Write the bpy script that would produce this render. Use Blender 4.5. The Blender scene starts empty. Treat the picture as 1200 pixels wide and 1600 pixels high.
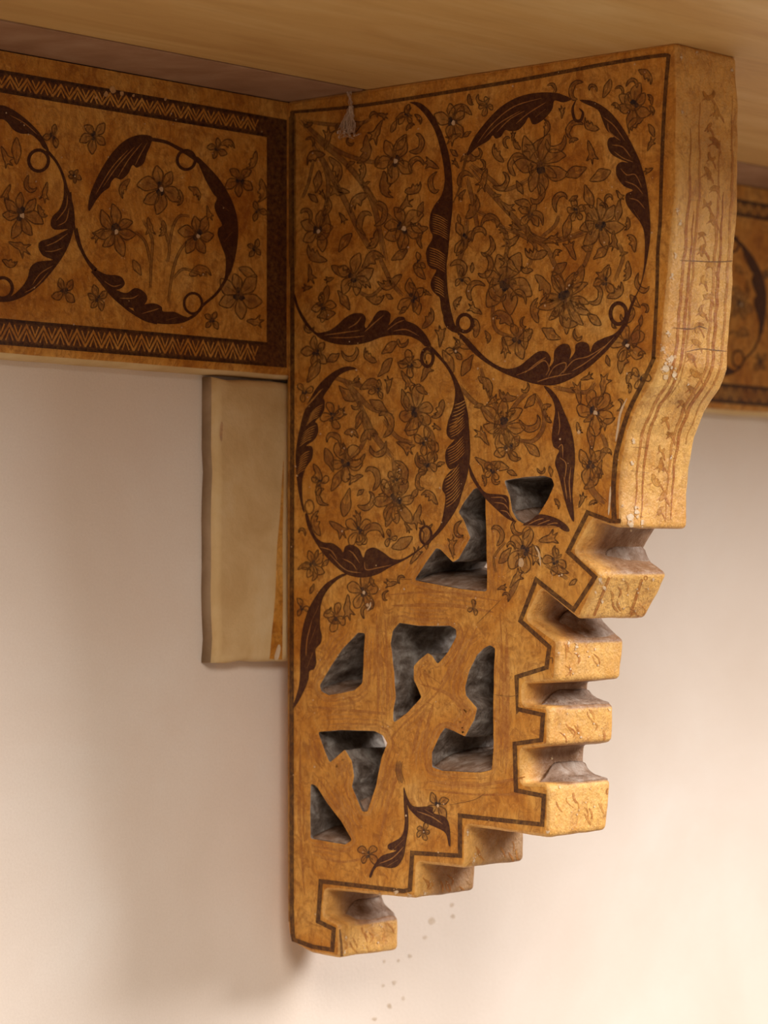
import bpy, bmesh, math, random
import numpy as np
from mathutils import Vector, noise, geometry
from mathutils.bvhtree import BVHTree
random.seed(11)
SC = bpy.context.scene
COL = SC.collection

# ------------------------------------------------------------------ camera
F = 4510.0                                   # focal length in pixels of the 1200x1600 frame
YAW = math.atan(3947 / 4510.0)               # view direction against the wall's run
PITCH = math.atan(106 / F)
P = 0.012                                    # frieze and backing board stand this far off the plaster
FH = Vector((math.cos(YAW), math.sin(YAW), 0)); RT = Vector((math.sin(YAW), -math.cos(YAW), 0)); UZ = Vector((0, 0, 1))
FW = FH * math.cos(PITCH) + UZ * math.sin(PITCH)
UP = UZ * math.cos(PITCH) - FH * math.sin(PITCH)
def ray(px, py): return FW + RT * ((px - 600) / F) - UP * ((py - 800) / F)
CAM = Vector((0, -P, 0)) - ray(449, 158) * 1.37
cd = bpy.data.cameras.new('camera'); cam = bpy.data.objects.new('camera', cd); COL.objects.link(cam)
from mathutils import Matrix
m = Matrix((RT, UP, -FW)).transposed().to_4x4(); m.translation = CAM
cam.matrix_world = m
cd.sensor_fit = 'VERTICAL'; cd.sensor_height = 36; cd.lens = 36 * F / 1600; cd.clip_start = 0.05
cd.dof.use_dof = True; cd.dof.focus_distance = 1.27; cd.dof.aperture_fstop = 12
SC.camera = cam

# ------------------------------------------------------------------ light and exposure
W = bpy.data.worlds.new('room_light'); SC.world = W; W.use_nodes = True
WT = W.node_tree; bg = WT.nodes['Background']; bg.inputs[1].default_value = 0.50
wc = WT.nodes.new('ShaderNodeTexCoord'); ws = WT.nodes.new('ShaderNodeSeparateXYZ'); WT.links.new(wc.outputs['Generated'], ws.inputs[0])
wm = WT.nodes.new('ShaderNodeMapRange'); wm.inputs['From Min'].default_value = -1; wm.inputs['From Max'].default_value = 1; WT.links.new(ws.outputs['Z'], wm.inputs['Value'])
wr = WT.nodes.new('ShaderNodeValToRGB'); WT.links.new(wm.outputs[0], wr.inputs[0]); WT.links.new(wr.outputs[0], bg.inputs[0])
e = wr.color_ramp.elements; e[0].position = .1; e[0].color = (1.0, .82, .65, 1); e[1].position = .7; e[1].color = (.32, .25, .19, 1)   # pale floor below, dim room above
def area(name, loc, target, sx, sy, power, color):
    l = bpy.data.lights.new(name, 'AREA'); l.shape = 'RECTANGLE'; l.size = sx; l.size_y = sy; l.energy = power; l.color = color
    o = bpy.data.objects.new(name, l); COL.objects.link(o); o.location = loc
    o.rotation_euler = (Vector(target) - Vector(loc)).to_track_quat('-Z', 'Y').to_euler(); return o
area('window_light', (1.25, -1.6, 0.92), (0.2, 0, -0.4), 0.9, 1.2, 85, (0.98, 0.99, 1.0))
area('left_fill_light', (-1.2, -1.45, 0.85), (0.0, -.1, -0.35), 0.8, 1.2, 44, (1.0, 0.95, 0.88))  # fill lamp added to light the bracket's left face; source unseen
SC.view_settings.view_transform = 'Standard'; SC.view_settings.look = 'None'
SC.view_settings.exposure = 0.0; SC.view_settings.gamma = 1.0; SC.view_settings.use_curve_mapping = False

# ------------------------------------------------------------------ photo px -> points on the real planes
def on_x(px, py, X=0.0):
    d = ray(px, py); return CAM + d * ((X - CAM.x) / d.x)
def on_y(px, py, Y=-P):
    d = ray(px, py); return CAM + d * ((Y - CAM.y) / d.y)
CROP = {'A': (440, 120, .25), 'B': (680, 60, 1 / 3), 'C': (680, 320, 1 / 3), 'D': (440, 380, .25), 'E': (440, 640, .25),
        'G': (700, 560, .25), 'H': (440, 860, 220 / 1200), 'I': (600, 720, .25), 'J': (600, 960, 220 / 1200),
        'K': (460, 1110, 220 / 1200), 'L': (0, 100, .25), 'M': (120, 170, 320 / 1200), 'N': (430, 1110, 350 / 1200),
        'O': (780, 420, .35), 'Q': (720, 760, 350 / 1200), 'R': (700, 1060, 350 / 1200)}
def T(k, pts):
    x, y, s = CROP[k]; return [(x + a * s, y + b * s) for a, b in pts]

# ------------------------------------------------------------------ node helpers
def new_mat(name):
    mt = bpy.data.materials.new(name); mt.use_nodes = True; nt = mt.node_tree; nt.nodes.clear()
    out = nt.nodes.new('ShaderNodeOutputMaterial'); b = nt.nodes.new('ShaderNodeBsdfPrincipled')
    nt.links.new(b.outputs[0], out.inputs[0]); return mt, nt, b
def N(nt, typ, **kw):
    n = nt.nodes.new(typ)
    for k, v in kw.items(): setattr(n, k, v)
    return n
def tex_noise(nt, vec, scale, detail=4, rough=.6, dist=0):
    n = N(nt, 'ShaderNodeTexNoise'); n.inputs['Scale'].default_value = scale; n.inputs['Detail'].default_value = detail
    n.inputs['Roughness'].default_value = rough; n.inputs['Distortion'].default_value = dist
    nt.links.new(vec, n.inputs['Vector']); return n.outputs['Fac']
def ramp(nt, fac, stops):
    r = N(nt, 'ShaderNodeValToRGB'); e = r.color_ramp.elements
    e[0].position, e[0].color = stops[0][0], (*stops[0][1], 1); e[1].position, e[1].color = stops[-1][0], (*stops[-1][1], 1)
    for p, c in stops[1:-1]:
        q = e.new(p); q.color = (*c, 1)
    nt.links.new(fac, r.inputs[0]); return r.outputs[0]
def mix(nt, fac, a, b, blend='MIX'):
    n = N(nt, 'ShaderNodeMix', data_type='RGBA', blend_type=blend)
    for i, v in ((0, fac), (6, a), (7, b)):
        if isinstance(v, (int, float)): n.inputs[i].default_value = v
        elif isinstance(v, tuple): n.inputs[i].default_value = (*v, 1)
        else: nt.links.new(v, n.inputs[i])
    return n.outputs[2]
def math_(nt, op, a, b=0.0):
    n = N(nt, 'ShaderNodeMath', operation=op)
    for i, v in ((0, a), (1, b)):
        if isinstance(v, (int, float)): n.inputs[i].default_value = v
        else: nt.links.new(v, n.inputs[i])
    return n.outputs[0]
def coords(nt, scale=(1, 1, 1)):
    t = N(nt, 'ShaderNodeTexCoord'); mp = N(nt, 'ShaderNodeMapping'); mp.inputs['Scale'].default_value = scale
    nt.links.new(t.outputs['Object'], mp.inputs[0]); return mp.outputs[0]
def bump(nt, b, h, strength, dist=.001, nrm=None):
    n = N(nt, 'ShaderNodeBump'); n.inputs['Strength'].default_value = strength; n.inputs['Distance'].default_value = dist
    nt.links.new(h, n.inputs['Height'])
    if nrm is not None: nt.links.new(nrm, n.inputs['Normal'])
    nt.links.new(n.outputs[0], b.inputs['Normal']); return n.outputs[0]
def srgb(r, g, b):
    f = lambda c: (c / 255 / 12.92) if c <= 10 else ((c / 255 + .055) / 1.055) ** 2.4
    return (f(r), f(g), f(b))

def ochre(nt, pale=0.0):
    v = coords(nt)
    big = tex_noise(nt, v, 38, 5, .62, .6)
    c = ramp(nt, big, [(.25, srgb(172, 102, 30)), (.42, srgb(204, 136, 50)), (.6, srgb(222, 162, 76)), (.8, srgb(236, 186, 108))])
    st = tex_noise(nt, coords(nt, (1, 1, .35)), 330, 4, .65, 1.2)
    sf = ramp(nt, st, [(.38, (0, 0, 0)), (.7, (1, 1, 1))])
    c = mix(nt, math_(nt, 'MULTIPLY', sf, .5), c, srgb(138, 76, 18))
    fl = tex_noise(nt, v, 620, 3, .6)
    ff = ramp(nt, fl, [(.58, (0, 0, 0)), (.75, (1, 1, 1))])
    c = mix(nt, math_(nt, 'MULTIPLY', ff, .35), c, srgb(234, 190, 116))
    mt_ = tex_noise(nt, v, 130, 6, .72, 1.6)
    mf = ramp(nt, mt_, [(.48, (0, 0, 0)), (.62, (1, 1, 1))])
    c = mix(nt, math_(nt, 'MULTIPLY', mf, .5), c, srgb(126, 64, 18))
    rg = N(nt, 'ShaderNodeTexNoise', noise_type='RIDGED_MULTIFRACTAL'); rg.inputs['Scale'].default_value = 95; rg.inputs['Detail'].default_value = 3; rg.inputs['Distortion'].default_value = 1.2; nt.links.new(v, rg.inputs['Vector'])
    rf = ramp(nt, rg.outputs['Fac'], [(.55, (0, 0, 0)), (.95, (1, 1, 1))])
    c = mix(nt, math_(nt, 'MULTIPLY', rf, .38), c, srgb(112, 58, 18))
    if pale:
        pn = tex_noise(nt, coords(nt, (1, 1, .6)), 70, 5, .7, .8)
        pf = ramp(nt, pn, [(.3, (.25, .25, .25)), (.7, (1, 1, 1))])
        c = mix(nt, math_(nt, 'MULTIPLY', pf, pale), c, srgb(238, 192, 118))
        g = tex_noise(nt, v, 150, 4, .7, 1.0)
        gf = ramp(nt, g, [(.56, (0, 0, 0)), (.72, (1, 1, 1))])
        c = mix(nt, math_(nt, 'MULTIPLY', gf, .6), c, srgb(158, 90, 34))
    hb = math_(nt, 'ADD', tex_noise(nt, v, 260, 4, .6), math_(nt, 'MULTIPLY', tex_noise(nt, v, 900, 2, .5), .4))
    return c, hb
def mat_ochre(name, pale=0.0, paint=None, wear=.25, rough=.5, bs=.45):
    mt, nt, b = new_mat(name); c, h = ochre(nt, pale)
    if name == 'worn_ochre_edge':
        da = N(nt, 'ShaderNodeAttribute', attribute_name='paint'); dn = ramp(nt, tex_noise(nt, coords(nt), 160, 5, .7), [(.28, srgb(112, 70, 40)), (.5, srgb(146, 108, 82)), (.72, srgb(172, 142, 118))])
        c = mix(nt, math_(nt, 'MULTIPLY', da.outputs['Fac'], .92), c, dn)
    if paint is not None:
        at = N(nt, 'ShaderNodeAttribute', attribute_name='paint')
        w = tex_noise(nt, coords(nt), 420, 4, .7)
        wf = ramp(nt, w, [(.3, (1 - wear,) * 3), (.62, (1, 1, 1))])
        c = mix(nt, math_(nt, 'MULTIPLY', at.outputs['Fac'], wf), c, paint)
    nt.links.new(c, b.inputs['Base Color']); b.inputs['Roughness'].default_value = rough
    b.inputs['Specular IOR Level'].default_value = .35
    bump(nt, b, h, bs, .0012); return mt
def mat_simple(name, stops, scale, rough=.8, bscale=200, bstr=.3, stretch=(1, 1, 1), detail=5, dist=.4, bd=.001, spec=.25):
    mt, nt, b = new_mat(name); v = coords(nt, stretch)
    nt.links.new(ramp(nt, tex_noise(nt, v, scale, detail, .62, dist), stops), b.inputs['Base Color'])
    b.inputs['Roughness'].default_value = rough; b.inputs['Specular IOR Level'].default_value = spec
    bump(nt, b, tex_noise(nt, coords(nt), bscale, 4, .65), bstr, bd); return mt

M = {}
M['side'] = mat_ochre('ochre_varnish')
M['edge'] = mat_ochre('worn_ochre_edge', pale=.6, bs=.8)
M['maroon'] = mat_ochre('maroon_paint', paint=srgb(62, 26, 17), wear=.12)
M['vein'] = mat_ochre('vein_paint', paint=srgb(134, 88, 54), wear=.5)
M['line'] = mat_ochre('brown_line_paint', paint=srgb(58, 30, 16), wear=.3)
M['fine'] = mat_ochre('fine_brown_ink', paint=srgb(60, 30, 14), wear=.4)
M['mauve'] = mat_ochre('mauve_wash', paint=srgb(64, 36, 38), wear=.4)
M['ink'] = mat_ochre('dark_ink_and_shadow', paint=srgb(34, 26, 34), wear=.3)
M['red'] = mat_ochre('rust_wash', pale=.3, paint=srgb(146, 76, 22), wear=.7)
M['chip'] = mat_ochre('bare_gesso', paint=srgb(222, 202, 172), wear=.35, rough=.85)
M['dust'] = mat_simple('grey_dust', [(.28, srgb(118, 88, 66)), (.5, srgb(150, 124, 106)), (.75, srgb(186, 168, 154))], 150, .97, 420, .7, bd=.002, spec=.05)
M['hole'] = mat_simple('dusty_cut_wood', [(.3, srgb(80, 66, 56)), (.48, srgb(120, 106, 96)), (.7, srgb(176, 166, 156))], 110, .95, 300, .7, (1, 1, 1.6), bd=.002, spec=.05)

# ------------------------------------------------------------------ paint layer builder: strokes, fills and soft washes as thin faces on a surface
def catmull(pts, closed=False, n=6):
    if len(pts) < 3 and not closed: return list(pts)
    q = list(pts); out = []
    L = len(q)
    rng = range(L if closed else L - 1)
    for i in rng:
        p0 = q[(i - 1) % L] if (closed or i > 0) else q[0]; p1 = q[i]; p2 = q[(i + 1) % L]; p3 = q[(i + 2) % L] if (closed or i + 2 < L) else q[-1]
        for k in range(n):
            t = k / n
            out.append(tuple(.5 * (2 * p1[j] + (p2[j] - p0[j]) * t + (2 * p0[j] - 5 * p1[j] + 4 * p2[j] - p3[j]) * t * t + (3 * p1[j] - p0[j] - 3 * p2[j] + p3[j]) * t ** 3) for j in range(len(p1))))
    if not closed: out.append(tuple(q[-1]))
    return out
LAYER = {'red': .00005, 'mauve': .00007, 'fine': .00011, 'line': .00013, 'maroon': .00015, 'ink': .00017, 'vein': .00020, 'chip': .00022}
def inside(p, poly):
    r = False; j = len(poly) - 1
    for i in range(len(poly)):
        if (poly[i][1] > p[1]) != (poly[j][1] > p[1]) and p[0] < (poly[j][0] - poly[i][0]) * (p[1] - poly[i][1]) / (poly[j][1] - poly[i][1]) + poly[i][0]: r = not r
        j = i
    return r
class Paint:
    def __init__(s, proj): s.k = 0; s.cut = []; s.proj = proj; s.v = []; s.f = []; s.m = []; s.a = []
    def face(s, idx, mat): s.f.append(idx); s.m.append(mat)
    def add(s, pt, mat, a):
        s.v.append(s.proj(pt[0], pt[1], LAYER[mat] + (s.k % 16) * 1.2e-6)); s.a.append(a); return len(s.v) - 1
    def stroke(s, pts, w, mat, a=1.0, smooth=True, closed=False, taper=True, n=6, joint=False):
        s.k += 1
        if smooth: pts = catmull(pts, closed, n)
        L = len(pts)
        if closed: pts = pts + [pts[0]]; L += 1
        prev = None
        for i, p in enumerate(pts):
            q0 = pts[max(i - 1, 0)]; q1 = pts[min(i + 1, L - 1)]
            if closed and i in (0, L - 1): q0 = pts[L - 2]; q1 = pts[1]
            dx, dy = q1[0] - q0[0], q1[1] - q0[1]; d = math.hypot(dx, dy) or 1
            t = i / (L - 1)
            ww = w if not isinstance(w, (list, tuple)) else np.interp(t, np.linspace(0, 1, len(w)), w)
            if taper and not closed and not isinstance(w, (list, tuple)): ww = ww * (.25 + .75 * min(1, 4 * t, 4 * (1 - t)))
            if not smooth and 0 < i < L - 1:                       # mitre at hard corners
                e0 = (p[0] - q0[0], p[1] - q0[1]); e1 = (q1[0] - p[0], q1[1] - p[1])
                l0 = math.hypot(*e0) or 1; l1 = math.hypot(*e1) or 1
                dx, dy = e0[0] / l0 + e1[0] / l1, e0[1] / l0 + e1[1] / l1; d = math.hypot(dx, dy) or 1
                ww = ww / max(.5, d / 2)
            nx, ny = -dy / d * ww / 2, dx / d * ww / 2
            A = s.add((p[0] + nx, p[1] + ny), mat, a); B = s.add((p[0] - nx, p[1] - ny), mat, a)
            if s.cut and any(inside(p, h) for h in s.cut): prev = None; continue
            if prev and None not in (s.v[A], s.v[B], s.v[prev[0]], s.v[prev[1]]): s.face((prev[0], prev[1], B, A), mat)
            prev = (A, B)
    def fill(s, pts, mat, a=1.0, smooth=True, n=4):
        s.k += 1; raw = pts
        for k in ((n, 2, 1) if smooth else (1,)):
            pts = catmull(raw, True, k) if smooth else raw
            vs = [Vector((x, y, 0)) for x, y in pts]
            tr = geometry.tessellate_polygon([vs])
            want = abs(sum(pts[i - 1][0] * pts[i][1] - pts[i][0] * pts[i - 1][1] for i in range(len(pts)))) / 2
            got = sum(abs((vs[b_] - vs[a_]).cross(vs[c_] - vs[a_]).z) / 2 for a_, b_, c_ in tr)
            if abs(got - want) < .04 * want: break
        else: print('FILL?', mat, raw[:2], got, want)
        idx = [s.add(p, mat, a) for p in pts]
        for t in tr:
            if all(s.v[idx[k]] is not None for k in t): s.face(tuple(idx[k] for k in t), mat)
    def wash(s, c, pts, mat, a0, a1, n=4):
        s.k += 1; pts = catmull(pts, True, n); ci = s.add(c, mat, a0); idx = [s.add(p, mat, a1) for p in pts]
        for i in range(len(idx)):
            t = (ci, idx[i], idx[(i + 1) % len(idx)])
            if all(s.v[k] is not None for k in t): s.face(t, mat)
    def ring(s, c, rx, ry, w, mat, a=1.0, a0=0, a1=360):
        k = 22; full = abs(a1 - a0) >= 360
        pts = [(c[0] + rx * math.cos(math.radians(a0 + (a1 - a0) * i / k)), c[1] + ry * math.sin(math.radians(a0 + (a1 - a0) * i / k))) for i in range(k if full else k + 1)]
        s.stroke(pts, w, mat, a, smooth=False, closed=full)
    def blob(s, c, r, mat, a=1.0, sq=.85):
        k = 7; ph = random.random() * 6
        s.fill([(c[0] + sq * r * random.uniform(.6, 1.2) * math.cos(ph + i * 6.283 / k), c[1] + r * random.uniform(.6, 1.2) * math.sin(ph + i * 6.283 / k)) for i in range(k)], mat, a, True, 3)
    # ---- motifs
    def petal(s, c, ang, r0, r1, hw, point, a_line, a_fill, sq, lean=0.0, lw=1.3):
        out = []
        prof = [(0, .25), (.3, .8), (.55, 1.0), (.8, .62 if point else .9), (1.0, 0.0)]
        def P_(t, w):
            an = ang + lean * t * t
            rr = r0 + (r1 - r0) * t; x = rr * math.cos(an) - w * hw * math.sin(an); y = rr * math.sin(an) + w * hw * math.cos(an)
            return (c[0] + sq * x, c[1] + y)
        out = [P_(t, w) for t, w in prof] + [P_(t, -w) for t, w in reversed(prof[:-1])]
        ce = P_(.35, 0)
        s.wash(ce, out, 'mauve', min(1, a_fill * 1.6), a_fill * .7, 3)
        s.stroke(out, lw * 1.6, 'fine', a_line, closed=True, n=3)
    def flower(s, cx, cy, r, n=6, rot=0.0, point=True, dark=.8, white=False, sq=.82, eyes=3):
        c = (cx, cy)
        for i in range(n):
            an = rot + i * 6.283 / n + random.uniform(-.15, .15); rr = r * random.uniform(.82, 1.12)
            s.petal(c, an, r * .16, rr, rr * (1.55 / n if n > 6 else .27), point, .9, .42 * dark, sq, random.uniform(-.3, .3))
        k = 10
        s.wash(c, [(cx + sq * r * .55 * random.uniform(.7, 1.2) * math.cos(i * .6283), cy + r * .55 * random.uniform(.7, 1.2) * math.sin(i * .6283)) for i in range(k)], 'mauve', min(1, dark * 1.1), .2)
        for i in range(n):
            an = rot + i * 6.283 / n
            s.stroke([(cx + sq * r * .15 * math.cos(an), cy + r * .15 * math.sin(an)), (cx + sq * r * .4 * math.cos(an + .1), cy + r * .4 * math.sin(an + .1)), (cx + sq * r * .7 * math.cos(an + .05), cy + r * .7 * math.sin(an + .05))], 1.7, 'fine', .75)
        for i in range(eyes):
            an = random.uniform(0, 6.28); s.blob((cx + sq * r * .17 * math.cos(an), cy + r * .17 * math.sin(an)), r * .13, 'ink', 1.0)
        if white: s.blob((cx + r * .03, cy + r * .05), r * .11, 'chip', .75)
    LEAF_SHAPES = ([(-1, 0), (-.6, -.35), (-.1, -.55), (.45, -.5), (.85, -.15), (1, .4), (.8, .2), (.55, .0), (.6, .3), (.25, .05), (.1, .35), (-.2, .1), (-.5, .15)],
                   [(-1, .1), (-.4, -.2), (.1, -.3), (.5, -.8), (.48, -.3), (1.05, -.45), (.6, -.05), (.95, .35), (.45, .2), (.1, .3), (-.4, .22)],
                   [(-1, .55), (-.8, -.1), (-.3, -.5), (.3, -.5), (.8, -.2), (1, .4), (.7, .8), (.66, .4), (.4, .08), (-.05, -.02), (-.5, .12)],
                   [(-1, 0), (-.5, -.36), (0, -.5), (.5, -.3), (1.05, 0), (.5, .22), (0, .4), (-.5, .28)])
    LEAF_RIBS = ([(-.9, 0), (-.2, -.25), (.4, -.25), (.85, .1)], [(-.9, .08), (-.2, 0), (.3, -.05), (.6, -.05)], [(-.9, .35), (-.4, -.2), (.3, -.25), (.8, .3)], [(-.9, 0), (-.2, -.06), (.5, -.04), (.95, 0)])
    def leaf(s, cx, cy, r, ang, curl=1.0, a=.6, fill=.25, sq=.82, lw=1.3):
        k = random.randrange(4); m_ = 1 if curl > 0 else -1
        def xf(p):
            x, y = p[0] * r, p[1] * r * m_; return (cx + sq * (x * math.cos(ang) - y * math.sin(ang)), cy + x * math.sin(ang) + y * math.cos(ang))
        out = [xf((x + random.uniform(-.06, .06), y + random.uniform(-.06, .06))) for x, y in s.LEAF_SHAPES[k]]; rib = [xf(p) for p in s.LEAF_RIBS[k]]
        s.fill(out, 'mauve', fill); s.wash(rib[2], [xf((math.cos(q) * .38 + .3, math.sin(q) * .3 - .1)) for q in np.arange(0, 6.2, .9)], 'mauve', fill * 1.6, 0.0)
        s.stroke(out, lw * 1.45, 'fine', min(1, a * 1.2), closed=True, n=3); s.stroke(rib, lw * .9, 'fine', a * .8, n=3)
    def stem(s, pts, w=4, a=.4):
        s.stroke(pts, w, 'mauve', a)
        q = catmull(pts); off = []
        for sg in (-1, 1):
            o = []
            for i, p in enumerate(q):
                a0 = q[max(i - 1, 0)]; a1 = q[min(i + 1, len(q) - 1)]; dx, dy = a1[0] - a0[0], a1[1] - a0[1]; d = math.hypot(dx, dy) or 1
                o.append((p[0] - sg * dy / d * w * .5, p[1] + sg * dx / d * w * .5))
            s.stroke(o, 1.5, 'fine', .75, smooth=False)

# ------------------------------------------------------------------ mesh and object helpers
def finish(name, bm, mats, parent=None, attr=None):
    me = bpy.data.meshes.new(name); bm.normal_update(); bm.to_mesh(me); bm.free()
    for mm in mats: me.materials.append(mm)
    o = bpy.data.objects.new(name, me); COL.objects.link(o)
    if parent is not None: o.parent = parent; o.location = -parent.location
    return o
def tag(o, label, cat, group=None):
    o['label'] = label; o['category'] = cat
    if group: o['group'] = group
    return o
def join_paint(bm, pt, slots):
    la = bm.verts.layers.float.get('paint') or bm.verts.layers.float.new('paint')
    vs = {}
    for f, mt in zip(pt.f, pt.m):
        q = []
        for i in f:
            if i not in vs:
                v = bm.verts.new(pt.v[i]); v[la] = pt.a[i]; vs[i] = v
            q.append(vs[i])
        if len(set(q)) < 3: continue
        try: fc = bm.faces.new(q)
        except ValueError: continue
        fc.material_index = slots.index(mt)
def box(bm, lo, hi, mi=0):
    vs = [bm.verts.new((x, y, z)) for x in (lo[0], hi[0]) for y in (lo[1], hi[1]) for z in (lo[2], hi[2])]
    fs = [(0, 1, 3, 2), (4, 6, 7, 5), (0, 4, 5, 1), (2, 3, 7, 6), (0, 2, 6, 4), (1, 5, 7, 3)]
    out = []
    for f in fs:
        g = bm.faces.new([vs[i] for i in f]); g.material_index = mi; out.append(g)
    return out

# ------------------------------------------------------------------ the wall
mt, nt, b = new_mat('cream_plaster')
v = coords(nt)
c = ramp(nt, tex_noise(nt, v, 5, 5, .6, .3), [(.3, srgb(228, 210, 194)), (.55, srgb(236, 220, 206)), (.75, srgb(241, 230, 219))])
c = mix(nt, math_(nt, 'MULTIPLY', ramp(nt, tex_noise(nt, v, 900, 3, .7), [(.4, (0, 0, 0)), (.7, (1, 1, 1))]), .14), c, srgb(200, 178, 158))
nt.links.new(c, b.inputs['Base Color']); b.inputs['Roughness'].default_value = .92; b.inputs['Specular IOR Level'].default_value = .1
bump(nt, b, tex_noise(nt, v, 420, 5, .7), .25, .001); M['wall'] = mt
M['stain'] = mat_simple('brown_fleck', [(.3, srgb(196, 172, 148)), (.7, srgb(222, 202, 182))], 300, .95)
bm = bmesh.new(); box(bm, (-1.6, 0, -1.6), (2.4, .08, .4))
wall_slots = ['wall', 'stain']
LAYER['stain'] = .0001
wp = Paint(lambda x, y, o: on_y(x, y, 0.0) + Vector((0, -o, 0)))
for x, y, r in ((706, 1414, 4), (707, 1432, 4), (674, 1440, 6), (664, 1465, 4), (640, 1494, 4), (622, 1501, 3), (600, 1502, 3), (616, 1535, 4), (598, 1540, 3), (608, 1572, 5), (585, 1592, 4), (630, 1560, 3)):
    wp.blob((x, y), r, 'stain', 1.0)
join_paint(bm, wp, wall_slots)
o = finish('wall_back', bm, [M[k] for k in wall_slots]); o['kind'] = 'structure'

# ------------------------------------------------------------------ shelf above
mt, nt, b = new_mat('tan_varnished_board')
v = coords(nt, (1, 1, 1)); sv = coords(nt, (.22, 1.6, 1))
c = ramp(nt, tex_noise(nt, sv, 14, 6, .65, .8), [(.28, srgb(186, 140, 80)), (.5, srgb(202, 160, 98)), (.75, srgb(216, 182, 126))])
c = mix(nt, math_(nt, 'MULTIPLY', ramp(nt, tex_noise(nt, sv, 60, 5, .7, .5), [(.5, (0, 0, 0)), (.75, (1, 1, 1))]), .3), c, srgb(158, 110, 54))
nt.links.new(c, b.inputs['Base Color']); b.inputs['Roughness'].default_value = .55; b.inputs['Specular IOR Level'].default_value = .3
bump(nt, b, tex_noise(nt, sv, 120, 4, .6), .3, .001); M['shelf'] = mt
M['strip'] = mat_simple('dusty_mauve_paint', [(.3, srgb(146, 104, 72)), (.55, srgb(164, 124, 92)), (.75, srgb(178, 142, 110))], 30, .85, 260, .3)
def mat_flat_stain(name, col, lo, hi, base):
    mt, nt, b = new_mat(name); v = coords(nt, (.4, 1.4, 1))
    at = N(nt, 'ShaderNodeAttribute', attribute_name='paint')
    w = ramp(nt, tex_noise(nt, v, 55, 5, .7, .8), [(lo, (0, 0, 0)), (hi, (1, 1, 1))])
    nt.links.new(mix(nt, math_(nt, 'MULTIPLY', at.outputs['Fac'], w), base, col), b.inputs['Base Color']); b.inputs['Roughness'].default_value = .6
    return mt
shelf = bpy.data.objects.new('shelf', None); COL.objects.link(shelf); shelf.location = (.3, 0, 0)
tag(shelf, 'wide tan varnished shelf seen from below, above the painted frieze and bracket', 'shelf')
bm = bmesh.new(); fs = box(bm, (-1.2, -.42, 0), (1.9, -.0612, .028)); bmesh.ops.bevel(bm, geom=list({e for f in fs for e in f.edges}), offset=.0004, segments=1, affect='EDGES')
finish('shelf_board', bm, [M['shelf']], shelf)
bm = bmesh.new(); fs = box(bm, (-1.2, -.0590, -.0002), (1.9, 0, .028)); bmesh.ops.bevel(bm, geom=list({e for f in fs for e in f.edges}), offset=.0004, segments=1, affect='EDGES')
o = finish('wall_strip', bm, [M['strip']], shelf); o['label'] = 'dusty mauve-brown strip between shelf and wall'

# ------------------------------------------------------------------ frieze along the wall
FR_SLOTS = ['side', 'red', 'mauve', 'fine', 'line', 'maroon', 'ink', 'vein', 'chip', 'band', 'bandline', 'cream', 'bandedge']
M['band'] = mat_ochre('dark_band_paint', paint=srgb(66, 32, 22), wear=.3)
M['bandline'] = mat_ochre('band_zigzag_paint', paint=srgb(130, 82, 44), wear=.75)
M['bandedge'] = mat_ochre('band_border_paint', paint=srgb(48, 20, 13), wear=.2)
M['cream'] = mat_simple('cream_limewash', [(.3, srgb(200, 164, 112)), (.55, srgb(216, 184, 134)), (.78, srgb(224, 198, 154))], 34, .85, 300, .4)
LAYER['band'] = .00006; LAYER['bandline'] = .00012; LAYER['bandedge'] = .0001; LAYER['cream'] = .0003
X0, X1 = -.62, 1.05
bm = bmesh.new()
prof = [(0, -.0008), (-P, -.0008), (-P, -.1275)]
for k in range(1, 6):
    a = k / 5 * math.pi / 2; prof.append((-P + .0045 * (1 - math.cos(a)), -.1275 - .0045 * math.sin(a)))
prof += [(0, -.132)]
nx = 160; rows = []
for i in range(nx + 1):
    x = X0 + (X1 - X0) * i / nx
    rows.append([bm.verts.new((x, y, z + (.0005 * noise.noise((x * 30, y * 40, 3)) if z < -.12 else 0))) for y, z in prof])
for i in range(nx):
    for j in range(len(prof)):
        k = (j + 1) % len(prof)
        f = bm.faces.new((rows[i][j], rows[i + 1][j], rows[i + 1][k], rows[i][k])); f.smooth = 2 <= j <= 6
        f.material_index = FR_SLOTS.index('side') if j <= 3 else FR_SLOTS.index('cream')
bm.faces.new(rows[0][::-1]); bm.faces.new(rows[-1])
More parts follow.
